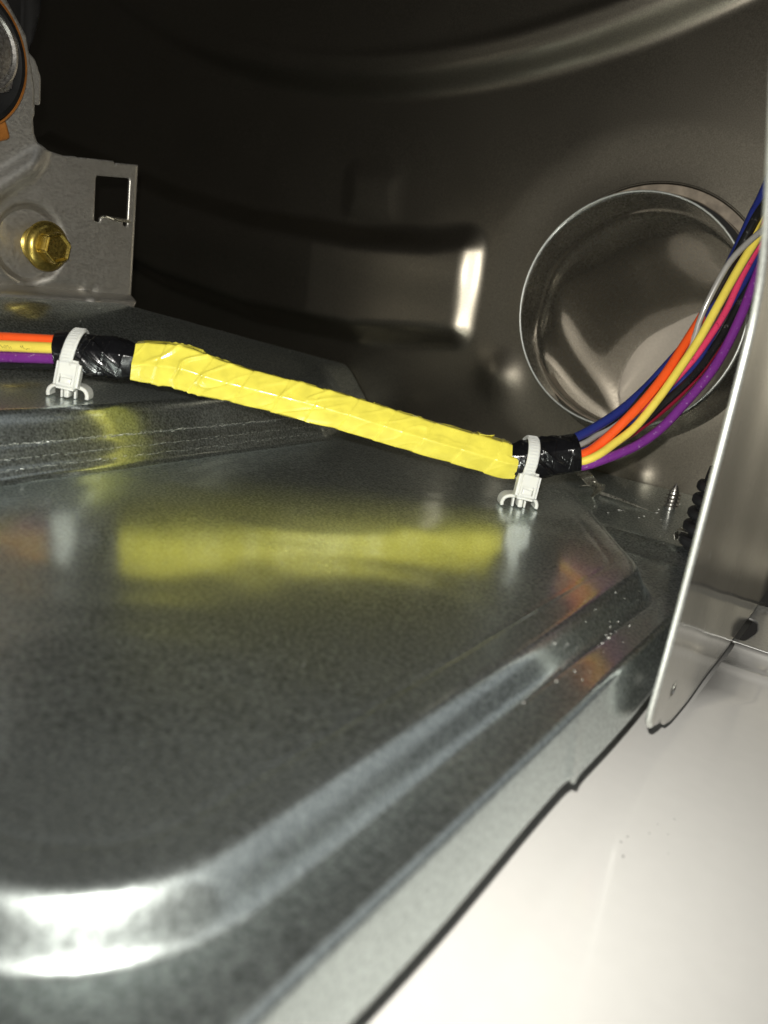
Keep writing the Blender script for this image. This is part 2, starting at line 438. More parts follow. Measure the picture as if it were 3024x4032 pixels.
# ================================================================== things
# ---- grey flange with a slotted hole standing at the end of the white panel
slot = rnd([(-.0420, .3190), (-.0345, .3155), (-.0320, .3300), (-.0345, .3430), (-.0420, .3430)], .0045, 8)
V, F = sheet(grade((-.0600, -.025, .0005), (-.025, .12, .004)), grade((.3137, .3585, .0005)), None, [slot], lambda U, Vv: (U, Vv, -.1113+.03*(Vv-.3137)+.0012*sstep(Vv, .352, .3585)+Z0))
fo = mesh('slotted_strip', V, F, 'flange'); solid(fo, .0009, -1)
tag(fo, 'grey steel strip with a rounded hole beyond the white panel, right edge', 'strip')

# ---- exhaust duct
duct = empty('exhaust_duct', (DC[0], .366, DC[1]+Z0), 'round galvanised exhaust duct opening in the back panel behind the wires', 'duct')
cen = [Vector(v) for v in ((-.121, .366, -.002), (-.121, .40, -.002))]
dirs = []
for i in range(len(cen)):
    d1 = (cen[i]-cen[i-1]).normalized() if i else Vector((0, 1, 0)); d2 = (cen[i+1]-cen[i]).normalized() if i < len(cen)-1 else d1
    dirs.append((d1+d2).normalized() if i else d1)
def ring(i, r, n=80, sh=0.0):
    d = dirs[i]; u = Vector((1, 0, 0)); u = (u-d*u.dot(d)).normalized(); v = u.cross(d); v = v if v.z > 0 else -v
    return [cen[i]+Vector((0, 0, Z0))+d*sh+(u*math.cos(2*math.pi*q/n)+v*math.sin(2*math.pi*q/n))*r for q in range(n)]
n = 80; R0 = .0498
# the pipe drops as it runs back; its thin wall is dented into a few long flats
V = []; NR = 44
for i in range(NR+1):
    u = i/NR; c = Vector((-.121, .366, -.002)).lerp(Vector((-.099, .466, -.043)), u) + Vector((0, 0, Z0))
    for k in range(n):
        th = 2*math.pi*k/n; w_ = min(1, u*3.5)
        dent = 1.35*w_*(-.0016*math.exp(-((th-2.2)/.28)**2) - .0020*math.exp(-((th-3.0-.5*u)/.22)**2) - .0016*math.exp(-((th-3.9)/.25)**2)
                   - .0013*math.exp(-((th-.9)/.35)**2) - .0010*math.exp(-((th-5.4)/.3)**2)) + .0006*w_*math.sin(2*th+1.1+2*u) + .0007*math.sin(u*9+th)*w_ + .0011*math.exp(-((u-.16)/.018)**2)
        V.append(c+Vector((math.cos(th), 0, math.sin(th)))*(R0+dent))
F = [[i*n+k, (i+1)*n+k, (i+1)*n+(k+1) % n, i*n+(k+1) % n] for i in range(NR) for k in range(n)]
pipe = mesh('pipe', V, F, 'duct', duct); solid(pipe, .0006, 1)
ENDRING = [Vector(v) for v in V[-n:]]
A = ring(0, R0+.0001, n)
tube('rim', [A[k] for k in range(n)]+[A[0]], .00045, 'edge', duct, 8, False, Vector((0, 1, 0)))
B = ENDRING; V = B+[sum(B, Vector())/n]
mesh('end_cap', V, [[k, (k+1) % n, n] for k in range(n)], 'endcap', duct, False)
# recessed seat round the pipe and sealant crumbs left on the hole edge
lathe('hole_collar', [(0, HR+.004), (0, R0+.0012), (-.012, R0+.0012), (-.0125, R0+.0016)], (HC[0]*.5+DC[0]*.5, .3905, DC[1]+Z0), (0, 1, 0), 'tar', duct, 80, 35, False)
for ang, sz in ((118, 1.0), (82, .8), (60, 1.2), (57, .9), (54, 1.3), (52, .7), (284, 1.0), (292, .7)):
    a = math.radians(ang); c = Vector((HC[0]+HR*math.cos(a), .3845, HC[1]+HR*math.sin(a)+Z0))
    bm = bmesh.new(); bmesh.ops.create_icosphere(bm, subdivisions=2, radius=.0011*sz)
    for v in bm.verts: v.co = Matrix.Rotation(-a, 3, 'Y') @ Vector((v.co.x*.45, v.co.y*.8, v.co.z*1.5)) * (1+.5*noise.noise(v.co*2500+c*900))
    bmesh.ops.translate(bm, vec=c, verts=bm.verts); frombm('sealant_crumb', bm, 'tar', duct, True, 60)

# ---- upright brace
YB0 = .1922
outl = [(.105, .16), (.128, .08), (.150, .05), (.171, .0303), (.1785, .0235), (.1880, .0130), (.1925, .0050), (.1944, -.006), (.1946, -.04), (.1946, -.07), (YB0+.0008, -.085), (YB0, -.0940), (.1945, -.0968), (.2010, -.0992), (.2080, -.1012), (.2124, -.1042), (.2200, -.1060), (.24, -.1068), (.379, -.1072), (.379, .16)]
outl = [(a, b) for a, b in outl]
bh = rnd([(.2098, -.0950), (.2150, -.0950), (.2150, -.0915), (.2098, -.0915)], .0016)
def bracefn(U, Vv):
    x = -.0370 - .0012*((U-YB0)/.18)**2 + .0010*np.exp(-((U-YB0)/.0016)**2)*0
    x = x + .0006*np.exp(-((Vv+.0985)/.006)**2)*np.exp(-((U-YB0)/.01)**2)
    x = x + .00012*np.sin(U*120+Vv*15)
    return x, U, Vv+Z0
br = empty('upright_brace', (-.037, YB0, -.1045+Z0), 'tall shiny steel brace plate standing upright at the right edge, bright thin rim', 'brace')
V, F = sheet(grade((.104, .379, .0012)), grade((-.1076, .16, .0012)), outl, [bh], bracefn)
bp = mesh('plate', V, F, 'brace', br); solid(bp, .0010, 1)
pth, _ = spline([(-.0364, y-.0002, z+Z0) for y, z in outl[:12]] + [(-.0364, .1932, -.0955+Z0), (-.0364, .1950, -.0970+Z0)], 140)
tube('rolled_rim', pth, .00085, 'edge', br, 10, True, Vector((1, 0, 0)))

# ---- motor bracket on the left
mb = empty('motor_bracket', (-.30, .19, -.031+Z0), 'grey steel motor bracket with a square window, left of the dark panel', 'bracket')
SX = -.300
boltc = (.2027, -.0088)
outl = [(.2476, .0282), (.2360, .0270), (.2352, .0266), (.2341, .0274), (.2190, .0260), (.2178, .0256), (.2165, .0259), (.2111, .0252), (.2035, .0258), (.2000, .0275), (.1986, .0305), (.1980, .0352), (.1986, .0372), (.1984, .046), (.1945, .062), (.186, .072), (.12, .072), (.06, .06), (.06, -.0300), (.2445, -.0300), (.2472, -.0276)]
win = rnd([(.2262, .0030), (.2262, .0205), (.2430, .0222), (.2430, .0030), (.2405, .0030), (.2405, .0056), (.2292, .0052), (.2292, .0030)], .0012)
def bracketfn(U, Vv):
    r = np.hypot(U-boltc[0]+.004, Vv-boltc[1])
    x = SX - .0032*(1-sstep(r, .0125, .0160))                               # dished seat round the bolt
    x = x + .0042*sstep(.0105-(Vv-.030+.95*(U-.196)*-.0)-((U-.196)*.55+.010), -.002, .003)*0
    ridge = (Vv-.0235) - (U-.203)*.75                                        # pressed rib running down to the left
    x = x + .0030*np.exp(-(ridge/.0042)**2)*sstep(-U, -.2065, -.196)
    x = x - .0022*sstep(U, .2462, .2478)                                     # right edge turned back
    x = x + .0042*sstep(-Vv, .0252, .0285) - .0022*np.exp(-((Vv+.0246)/.0022)**2)*sstep(-U, -.231, -.224)   # bottom lip
    x = x + .0020*np.exp(-((U-.2245)/.0022)**2)*np.exp(-((Vv+.0262)/.0035)**2)  # gusset
    return x, U, Vv+Z0
V, F = sheet(grade((.06, .18, .003), (.18, .248, .00065)), grade((-.030, .0725, .00065)), outl, [win], bracketfn)
pl = mesh('plate', V, F, 'bracket', mb); solid(pl, .0012, 1)
pth, _ = spline([(SX+.0002, .2349, .0046+Z0), (SX+.0012, .2349, .0054+Z0), (SX+.0045, .2350, .0055+Z0), (SX+.0075, .2352, .0050+Z0)], 16)
V, F = ribbon(pth, (0, 1, 0), .0108, .0010, lambda t: 1-.15*t); frombm('window_tab', bmof(V, F), 'clip', mb)
# dark arm rising behind the wheel
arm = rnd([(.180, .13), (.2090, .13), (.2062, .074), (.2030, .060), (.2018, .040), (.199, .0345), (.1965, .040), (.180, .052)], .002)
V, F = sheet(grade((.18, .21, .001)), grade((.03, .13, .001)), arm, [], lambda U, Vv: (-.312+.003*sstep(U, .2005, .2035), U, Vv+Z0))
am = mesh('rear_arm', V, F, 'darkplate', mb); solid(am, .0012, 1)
ear = rnd([(.1955, .0405), (.2012, .0405), (.2012, .050), (.1985, .0555), (.1950, .0575)], .0012)
V, F = sheet(grade((.19, .205, .0005)), grade((.038, .060, .0005)), ear, [], lambda U, Vv: (-.3005+0*U, U, Vv+Z0))
er = mesh('ear', V, F, 'bracket', mb); solid(er, .0012, 1)

# ---- gold flange bolt
gb = empty('flange_bolt', (SX, boltc[0], boltc[1]+Z0), 'gold zinc plated hex flange bolt in the grey motor bracket', 'bolt')
o3 = (SX-.0032, boltc[0], boltc[1]+Z0)
thr = [(-.004, .0042)]
for k in range(6): thr += [(.0005+k*.0011, .0046), (.0010+k*.0011, .0052)]
thr += [(.0072, .0046)]
o3 = (SX+.001, boltc[0], boltc[1]+Z0)
lathe('shank', [(a*.8-.003, r*1.35) for a, r in thr], o3, (1, 0, 0), 'gold', gb, 40)
lathe('flange', [(.0030, .0062), (.0030, .0092), (.0036, .0094), (.0044, .0092), (.0058, .0078), (.0062, .0068)], o3, (1, 0, 0), 'gold', gb, 56)
bm = bmesh.new(); bmesh.ops.create_cone(bm, segments=6, radius1=.0064, radius2=.0062, depth=.0062, cap_ends=True)
top = max(bm.faces, key=lambda f: f.calc_center_median().z)
bmesh.ops.bevel(bm, geom=[e for e in bm.edges], offset=.0007, segments=3, affect='EDGES')
top = max(bm.faces, key=lambda f: f.calc_center_median().z)
r_ = bmesh.ops.inset_region(bm, faces=[top], thickness=.0009)
bmesh.ops.translate(bm, vec=(0, 0, -.0009), verts=top.verts)
bmesh.ops.transform(bm, matrix=Matrix.Translation(Vector(o3)+Vector((.0082, 0, 0))) @ Matrix.Rotation(math.radians(90), 4, 'Y') @ Matrix.Rotation(.3, 4, 'Z'), verts=bm.verts)
frombm('hex_head', bm, 'gold', gb, True, 25)

# ---- rubber wheel with its nut
wc = (.1665, .0490+Z0)
wh = empty('rubber_mount', (-.2985, wc[0], wc[1]), 'black rubber disc with rusty orange rim at the top left corner', 'rubber mount')
lathe('rubber_disc', [(0, .0215), (.0006, .0226), (.0075, .0226), (.0095, .0215), (.0100, .0200), (.0090, .0180), (.0090, .006)], (-.2982, *wc), (1, 0, 0), 'rubber', wh, 80)
lathe('orange_ring', [(0, .0222), (0, .0231), (.0012, .0231), (.0014, .0226)], (-.2912, *wc), (1, 0, 0), 'orange_r', wh, 80, 35, False)
bm = bmesh.new(); bmesh.ops.create_cone(bm, segments=6, radius1=.0158, radius2=.0158, depth=.006, cap_ends=True)
bmesh.ops.bevel(bm, geom=bm.edges[:], offset=.0008, segments=3, affect='EDGES')
bmesh.ops.transform(bm, matrix=Matrix.Translation((-.2858, wc[0]+.001, wc[1]+.0015)) @ Matrix.Rotation(math.radians(90), 4, 'Y') @ Matrix.Rotation(.35, 4, 'Z'), verts=bm.verts)
nut = frombm('hex_nut', bm, 'steel', wh, True, 25)
lathe('nut_face', [(0, .0138), (.0012, .0134), (.0014, .0126), (.0006, .0118), (.0006, .0112), (.0018, .0104), (.0026, .006), (.0028, 0)], (-.2830, wc[0]+.001, wc[1]+.0015), (1, 0, 0), 'steel', nut, 64)
ot = empty('orange_tab', (-.298, .180, .029+Z0), 'small rusty orange tab below the rubber disc on the bracket', 'tab')
rbox('tab_body', (.0036, .015, .0072), (-.2968, .1795, .0272+Z0), 'orange_r', ot, .0017, Matrix.Rotation(.35, 3, 'X'))

# ---- wire harness
hr = empty('wire_harness', (-.232, .164, PFM+Z0), 'bundle of coloured wires wrapped in yellow and black tape across the base', 'wire harness')
CEN = [(-.2640, .1440, -.0425), (-.2526, .1522, -.0412), (-.2426, .1599, -.0396), (-.2357, .1652, -.0392), (-.2307, .1690, -.0387), (-.2154, .1807, -.0386), (-.2044, .1891, -.0384), (-.1945, .1967, -.0407), (-.1845, .2044, -.0425), (-.1642, .2199, -.0458), (-.1433, .2360, -.0502), (-.1255, .2496, -.0534), (-.1140, .2584, -.0552), (-.1065, .2642, -.0535), (-.0963, .2720, -.0500)]
CEN = [(a, b, c+Z0) for a, b, c in CEN]
full, HL = spline(CEN, 1200)
def sect(s0, s1, n):
    """piece of the harness line between two X stations"""
    idx = [i for i, p in enumerate(full) if s0 <= p.x <= s1]
    return [full[idx[0]+int(round((idx[-1]-idx[0])*k/(n-1)))] for k in range(n)]
def wrapped(name, s0, s1, n, m, rfun, mat, parent, endcut=None):
    P = sect(s0, s1, n); fr = frames(P); L = sum((P[i+1]-P[i]).length for i in range(n-1))
    V = []; F = []
    for i, (p, t, a, b) in enumerate(fr):
        u = L*i/(n-1)
        for k in range(m):
            th = 2*math.pi*k/m; r = rfun(u, th, L); sh = 0.0
            if endcut: sh = endcut(u, th, L)
            V.append(p+t*sh+(a*math.cos(th)+b*math.sin(th))*r)
    for i in range(n-1):
        for k in range(m): F.append([i*m+k, i*m+(k+1) % m, (i+1)*m+(k+1) % m, (i+1)*m+k])
    return mesh(name, V, F, mat, parent, True, 70)
def poly_r(th, nside, ph, k):
    a = (th+ph) % (2*math.pi/nside) - math.pi/nside
    return 1+k*(math.cos(math.pi/nside)/math.cos(a)-1)
PITCH = .0125
def yel(u, th, L):
    R = .0063 + .0011*math.exp(-((u-.014)/.014)**2) + .0005*math.exp(-((L-u)/.015)**2)
    squ = poly_r(th, 6, .42+.22*math.sin(u*18+.4), 1.0)
    r = R*squ*(1+.05*math.cos(2*th))
    f = (u/PITCH + th/(2*math.pi) + .10*math.sin(u*90+1)) % 1.0
    g = 1.3*noise.noise(Vector((math.floor(u/PITCH + th/(2*math.pi))*3.7, 2, 5)))
    r += .00026*(1-f)*min(1, f/.025) + .00009*(1+g)*math.sin(math.pi*f)**2
    r += .00020*noise.noise(Vector((u*110, math.cos(th)*1.3, math.sin(th)*1.3)))
    wl = .22+1.7*math.exp(-((u-.018)/.012)**2)+1.1*math.exp(-((u-L*.66)/.022)**2)*max(0, math.cos(th+.3))+.8*math.exp(-((u-L*.42)/.010)**2)
    wr = abs(noise.noise(Vector((u*120+th*.9, th*.8, 9.)))); r += .0024*max(0, .14-wr)*wl
    e = min(u, L-u); r -= .0003*max(0, 1-e/.003)
    return r
def ycut(u, th, L):
    up = math.cos(th); t = u/L
    c = -.0022*min(1, max(0, (up-.30)/.10))
    if t > .5: return c*max(0, (t-.93)/.07)
    return .0009*math.sin(th+1)*max(0, (.04-t)/.04)
wrapped('yellow_tape', -.2154, -.1128, 560, 108, yel, 'ytape', hr, ycut)
def blk(seed, R, hid):
    def f(u, th, L):
        r = R*poly_r(th, 5, .3+seed, .45)
        q = u*150-th*1.05
        a = abs(noise.noise(Vector((q, u*22+seed*7, seed)))); b2 = noise.noise(Vector((q*2.1+4, u*60, seed+5)))
        mid = math.exp(-((u-L*.50)/(L*.26))**2)
        r += (.0030*max(0, .22-a)+.00016*b2)*mid
        r += .00018*(((u/.012+th/6.283) % 1.0) < .5) + .00012*noise.noise(Vector((u*90, math.cos(th), math.sin(th))))
        e = u if hid == 0 else L-u
        return r - .0020*max(0, 1-e/.005)
    return f
wrapped('black_tape', -.2345, -.2135, 200, 96, blk(1.0, .0066, 1), 'btape', hr)
wrapped('black_tape', -.1152, -.0955, 200, 96, blk(2.4, .0069, 0), 'btape', hr)
# lifted corner of the yellow tape
i0 = min(range(1200), key=lambda i: abs(full[i].x+.1225)); p, t, a, b = frames(full)[i0]
V = []; F = []
for i in range(7):
    for j in range(5):
        x = i/6; y = j/4
        V.append(p+t*(-.0030+.0050*x)+a*(.0061+.0002+.0012*(x*x)*(1-y))-b*(-.0030+.0060*y*(1-.75*x)))
for i in range(6):
    for j in range(4): F.append([i*5+j, i*5+j+1, (i+1)*5+j+1, (i+1)*5+j])
fl_ = mesh('tape_flap', V, F, 'ytape', hr); solid(fl_, .0002, 0)

WR = {
 'blue': [(-.0982, .2734, -.045), (-.0914, .2846, -.0376), (-.0868, .2926, -.0301), (-.0825, .3003, -.0207), (-.0761, .3093, -.004), (-.0716, .3172, .0213), (-.0699, .3233, .0359), (-.0688, .329, .0482)],
 'grey': [(-0.0967, 0.2727, -0.0475), (-0.0934, 0.2807, -0.0436), (-0.0893, 0.288, -0.0386), (-0.0826, 0.2968, -0.0282), (-0.0772, 0.3038, -0.0152), (-0.0749, 0.304, -0.0068), (-0.0739, 0.304, 0.0018), (-0.0709, 0.3053, 0.0154), (-0.0679, 0.3078, 0.0229), (-0.0629, 0.3139, 0.0321), (-0.0591, 0.3198, 0.0379)],
 'orange': [(-0.0951, 0.2702, -0.0504), (-0.0904, 0.277, -0.0456), (-0.0837, 0.2852, -0.0331), (-0.0797, 0.2927, -0.0229), (-0.0775, 0.2993, -0.0135), (-0.0758, 0.3078, -0.0035), (-0.074, 0.3152, 0.0074), (-0.0722, 0.3214, 0.0176), (-0.0698, 0.3269, 0.0285), (-0.0672, 0.3324, 0.0406)],
 'yellow': [(-.0942, .2689, -.0523), (-.0892, .2727, -.0492), (-.0862, .2781, -.0452), (-.0822, .2842, -.0385), (-.0779, .2903, -.0276), (-.0748, .2959, -.0164), (-.0719, .3012, -.0058), (-.0693, .3063, .008), (-.0668, .3115, .0196), (-.0641, .3167, .0307), (-.0612, .322, .0407)],
 'pink': [(-0.0968, 0.275, -0.0515), (-0.0888, 0.2828, -0.041), (-0.0847, 0.2893, -0.0347), (-0.0795, 0.2952, -0.027), (-0.0735, 0.3006, -0.0151), (-0.0701, 0.3054, -0.006), (-0.0682, 0.3106, 0.004), (-0.0666, 0.3155, 0.0156), (-0.0654, 0.3202, 0.025), (-0.0634, 0.3254, 0.0367)],
 'blue2': [(-0.0973, 0.2759, -0.0506), (-0.0858, 0.2875, -0.0401), (-0.0788, 0.2951, -0.0297), (-0.0739, 0.3003, -0.0203), (-0.071, 0.3052, -0.0113), (-0.0675, 0.3119, 0.0047), (-0.0655, 0.3175, 0.0164), (-0.0641, 0.3228, 0.0265), (-0.0619, 0.3287, 0.0394)],
 'black': [(-.096, .2727, -.0511), (-.0828, .2858, -.0382), (-.0771, .2938, -.0305), (-.0716, .3017, -.0193), (-.0684, .3081, -.0085), (-.0662, .3139, .0022), (-.0642, .3195, .0162), (-.0627, .3249, .0279), (-.0605, .3307, .0393)],
 'red': [(-0.0958, 0.2733, -0.0529), (-0.0928, 0.2796, -0.0502), (-0.0863, 0.288, -0.0438), (-0.0786, 0.2973, -0.0336), (-0.072, 0.3058, -0.0218), (-0.0681, 0.3127, -0.0096), (-0.0652, 0.3189, 0.0053), (-0.0641, 0.3241, 0.0188), (-0.0623, 0.3296, 0.0318)],
 'purple': [(-.0941, .2696, -.0539), (-.0879, .2747, -.0506), (-.0803, .283, -.0449), (-.0753, .2896, -.0379), (-.0707, .296, -.0287), (-.0664, .3023, -.0184), (-.0642, .3071, -.009), (-.063, .3114, .0025), (-.0623, .3154, .0117), (-.0619, .3192, .0203), (-.0604, .3237, .0324)],
 'black2': [(-0.0984, 0.2765, -0.0468), (-0.0866, 0.2927, -0.0311), (-0.0788, 0.3035, -0.0149), (-0.0745, 0.3121, 0.0054), (-0.0698, 0.3152, 0.0246), (-0.067, 0.3185, 0.0366), (-0.0655, 0.3253, 0.0473)],
 'yellow2': [(-0.1002, 0.2829, -0.0501), (-0.0819, 0.3015, -0.0247), (-0.074, 0.3124, 0.0032), (-0.0682, 0.3196, 0.0279), (-0.0667, 0.3253, 0.0392), (-0.0653, 0.3334, 0.0497)],
}
rad = dict(blue=.00165, grey=.00105, orange=.00165, yellow=.00148, pink=.0012, blue2=.0012, black=.0014, red=.0012, purple=.00165, black2=.0016, yellow2=.0011)
words = dict(blue2='blue', black2='black', yellow2='yellow')
hc = Vector(CEN[-1]); hc2 = Vector(CEN[-2])
for k, pts in WR.items():
    P = [Vector((x, y, z+Z0)) for x, y, z in pts]
    d = (P[-1]-P[-2]).normalized()
    P += [P[-1]+d*.03+Vector((0, .002, .012)), P[-1]+d*.06+Vector((.001, .004, .05)), P[-1]+d*.06+Vector((.001, .006, .12))]
    start = hc2+(P[0]-hc)*.45                                        # starts inside the tape
    P = [P[0]]+[p+Vector((random.uniform(-1, 1), random.uniform(-1, 1), random.uniform(-1, 1)))*.0003 for p in P[1:]]
    path, _ = spline([start]+P, 120)
    colr = words.get(k, k)
    o = tube('wire', path, rad[k], 'w_'+colr, hr, 14)
    o['label'] = ('thick ' if rad[k] > .0016 else 'thin ' if rad[k] < .0013 else '')+colr+' wire leaving the tape towards the duct'
LW = {'orange': [(-.2763, .1375, -.0409), (-.2554, .1505, -.0378), (-.2485, .1548, -.0368), (-.2337, .1641, -.0352)],
      'yellow': [(-.2742, .1364, -.0433), (-.2535, .1494, -.0403), (-.2466, .1537, -.0392), (-.2319, .1629, -.0374)],
      'red': [(-.2763, .1375, -.0448), (-.2554, .1505, -.0418), (-.2485, .1549, -.0408), (-.2336, .1642, -.039)],
      'purple': [(-.2753, .1369, -.047), (-.2545, .15, -.0439), (-.2475, .1543, -.0428), (-.2327, .1636, -.0408)],
      'black': [(-.2775, .1379, -.0498), (-.2564, .1511, -.0466), (-.2494, .1555, -.0456), (-.2344, .1649, -.0432)],
      'blue': [(-.2800, .1420, -.0400), (-.2590, .1550, -.0385), (-.2510, .1600, -.0375), (-.2350, .1690, -.0360)]}
lrad = dict(orange=.00165, yellow=.0018, red=.0011, purple=.00175, black=.0014, blue=.0016)
ywire = None
for k, pts in LW.items():
    P = [Vector((x, y, z+Z0)) for x, y, z in pts]; d = (P[0]-P[1])
    path, _ = spline([P[0]+d*14+Vector((0, .02, .004)), P[0]+d*7+Vector((0, .008, .001)), P[0]+d*2.5+Vector((0, 0, -.001)), P[0]+d]+P, 140)
    o = tube('wire', path, lrad[k], 'w_'+k, hr, 16); o['label'] = k+' wire running out of the tape on the left side'
    if k == 'yellow': ywire = (o, path)
# dotted print on the yellow wire: dots of ink on its near side
yo, yp = ywire; fr = frames(yp); cdir = Vector((0, 0, Z0))
def ink(x0, pattern):
    V = []; F = []
    for du, dv in pattern:
        x = x0+du; i = min(range(len(yp)-1), key=lambda q: abs(yp[q].x-x)); p, t, a, b = fr[i]; p = p+t*((x-p.x)/t.x)
        v = (cdir-p); v = (v-t*v.dot(t)).normalized(); w_ = t.cross(v)
        th = dv; n_ = v*math.cos(th)+w_*math.sin(th)*-1; c = p+n_*(.0018+.00004); tt = n_.cross(t)
        q0 = len(V)
        for ang in range(6): V.append(c+(t*math.cos(ang*1.047)*1.3+tt*math.sin(ang*1.047))*.00012)
        F.append([q0+i_ for i_ in range(6)])
    return V, F
pat = []
for j, row in enumerate((0.10, -.12, -.32)):
    for i in range(9):
        if (i*7+j*5) % 4 != 0 or j == 1: pat.append((-.0045+i*.00046+.0002*j, row+.03*((i*3) % 3)))
for i, (du, dv) in enumerate([(.0022, .12), (.0027, .14), (.0022, -.02), (.0027, -.03), (.0024, -.18), (.0029, -.20), (.0031, -.34), (.0036, -.36), (.0040, -.30), (.0044, -.31), (.0037, -.46)]): pat.append((du, dv))
V, F = ink(-.2425, pat); frombm('ink_print', bmof(V, F), 'ink', yo, False, None)

# ---- cable ties on push-in saddles
def cable_tie(loc, ang, lean, label, Rb):
    """loc: foot on the sheet; ang: direction of the bundle; lean: shift of the strap top"""
    e = empty('cable_tie', loc, label, 'cable tie', 'cable ties holding the harness')
    e.rotation_euler = (0, 0, ang)
    Rz = Matrix.Rotation(-ang, 3, 'Z'); lp = [Rz @ (p-Vector(loc)) for p in full]
    pc = min(lp, key=lambda p: abs(p.x)); yc = pc.y; hz = pc.z          # middle of the bundle above this foot
    def put(name, V, F, smooth=True, sharp=40):
        return frombm(name, bmof([Vector(v) for v in V], F), 'nylon', None, smooth, sharp)
    def par(o, p=e): o.parent = p; return o
    # saddle: an arched bar with two turned-down feet
    pts, _ = spline([(-.0060, 0, .0004), (-.0061, 0, .0016), (-.0053, 0, .0032), (-.0030, 0, .0040), (.0030, 0, .0040), (.0053, 0, .0032), (.0061, 0, .0016), (.0060, 0, .0004)], 40)
    V, F = ribbon(pts, (0, 1, 0), .0062, .0012); sd = par(put('saddle', V, F))
    # push-in fins and stem
    for x in (-.0021, .0021): par(rbox('fin', (.0007, .0022, .0036), (x, -.0008, .0018), 'nylon', None, .0002))
    par(rbox('stem', (.0016, .0050, .0050), (0, -.0016, .0030), 'nylon', None, .0004))
    # head with the pawl window
    tilt = Matrix.Rotation(.10, 3, 'Y') @ Matrix.Rotation(-.16, 3, 'X')
    bm = bmesh.new(); bmesh.ops.create_cube(bm, size=1); bmesh.ops.scale(bm, vec=(.0076, .0054, .0096), verts=bm.verts)
    bmesh.ops.bevel(bm, geom=[x for x in bm.edges], offset=.0011, segments=3, affect='EDGES')
    front = min(bm.faces, key=lambda f: f.calc_center_median().y)
    bmesh.ops.inset_region(bm, faces=[front], thickness=.0011)
    bmesh.ops.translate(bm, vec=(0, 0, -.0009), verts=[v for v in front.verts if v.co.z > 0]); 
    for v in front.verts:
        if v.co.z > 0: v.co.z -= .0022
    r_ = bmesh.ops.extrude_face_region(bm, geom=[front]); vs_ = [g for g in r_['geom'] if isinstance(g, bmesh.types.BMVert)]
    bmesh.ops.translate(bm, vec=(0, .0016, 0), verts=vs_); bmesh.ops.delete(bm, geom=[front], context='FACES_ONLY') if front.is_valid else None
    hc_ = Vector((.0006, yc-Rb+.0012, .0080+(hz-.0143)*.35))
    bmesh.ops.transform(bm, matrix=Matrix.Translation(hc_) @ tilt.to_4x4(), verts=bm.verts)
    hd = par(frombm('head', bm, 'nylon', None, True, 40))
    pw = rbox('pawl', (.0034, .0012, .0022), hc_+tilt @ Vector((0, -.0018, -.0022)), 'nylon', None, .0003, tilt); pw.parent = hd
    # strap: up from the head, over the bundle and back down behind
    rs = Rb+.0005; pts = []
    h0 = hc_+tilt @ Vector((0, -.0010, .0040))
    pts.append(h0)
    for k in range(0, 13):
        a = math.radians(200-k*20)                                   # from the near side over the top to the far side
        y = yc+math.cos(a)*rs
        z = hz+math.sin(a)*rs*1.02
        pts.append(Vector((lean*(z-h0.z)/.014, y, z)))
    pts.append(Vector((.0006, yc-.001, hz-rs-.0006))); pts.append(hc_+Vector((0, .001, -.001)))
    pth, _ = spline(pts, 90)
    V, F = ribbon(pth, (1, 0, 0), .0040, .00110); st = par(put('strap', V, F))
    # ladder teeth on the outside of the strap, where it shows
    bm = bmesh.new()
    for k in range(3, 60, 2):
        p = pth[k]; t = (pth[k+1]-pth[k-1]).normalized(); nn = t.cross(Vector((1, 0, 0))).normalized()
        out = (p-Vector((p.x, yc, hz))).normalized(); nn = nn if nn.dot(out) > 0 else -nn
        q = bmesh.ops.create_cube(bm, size=1)['verts']
        mt = Matrix((Vector((1, 0, 0)), t, nn)).transposed().to_4x4(); mt.translation = p+nn*.00058
        bmesh.ops.transform(bm, matrix=mt @ Matrix.Diagonal((.0030, .00030, .00022, 1)), verts=q)
    tt = frombm('ladder_teeth', bm, 'nylon', None, False, None); tt.parent = st
    return e
ang = math.atan2(.608, .794)
cable_tie((-.2300, .1677, PFM+Z0+.0001), ang, .0030, 'white nylon cable tie at the left end, beside the orange and purple wires', .0068)
cable_tie((-.1096, .2613, PLAT+Z0+.0001), ang, .0012, 'white nylon cable tie at the right end, between yellow tape and duct', .0072)

# ---- sheet metal screw pointing up through the floor
sc = empty('metal_screw', (-.0777, .3431, -.0758+Z0), 'pointed sheet metal screw sticking up near the back panel', 'screw')
o_ = Vector((-.0777, .3431, -.0762+Z0)); ax = Vector((.03, .0, 1)).normalized()
lathe('core', [(0, .0021), (.0072, .0019), (.0098, .0009), (.0112, .0001)], o_, ax, 'steel', sc, 20)
V = []; F = []; nT = 200; ux = Vector((1, 0, 0)); uy = Vector((0, 1, 0))
for k in range(nT):
    t = k/(nT-1); zz = .0004+.0100*t; sc_ = 1 if zz < .0066 else max(.1, 1-(zz-.0066)/.0044); th = t*2*math.pi*6.5
    d_ = ux*math.cos(th)+uy*math.sin(th)
    V += [o_+ax*(zz-.00050*sc_)+d_*.0018*sc_, o_+ax*zz+d_*.0031*sc_, o_+ax*(zz+.00045*sc_)+d_*.0018*sc_]
for k in range(nT-1):
    q = k*3; F += [[q, q+1, q+4, q+3], [q+1, q+2, q+5, q+4]]
mesh('thread', V, F, 'steel', sc, True, 40)

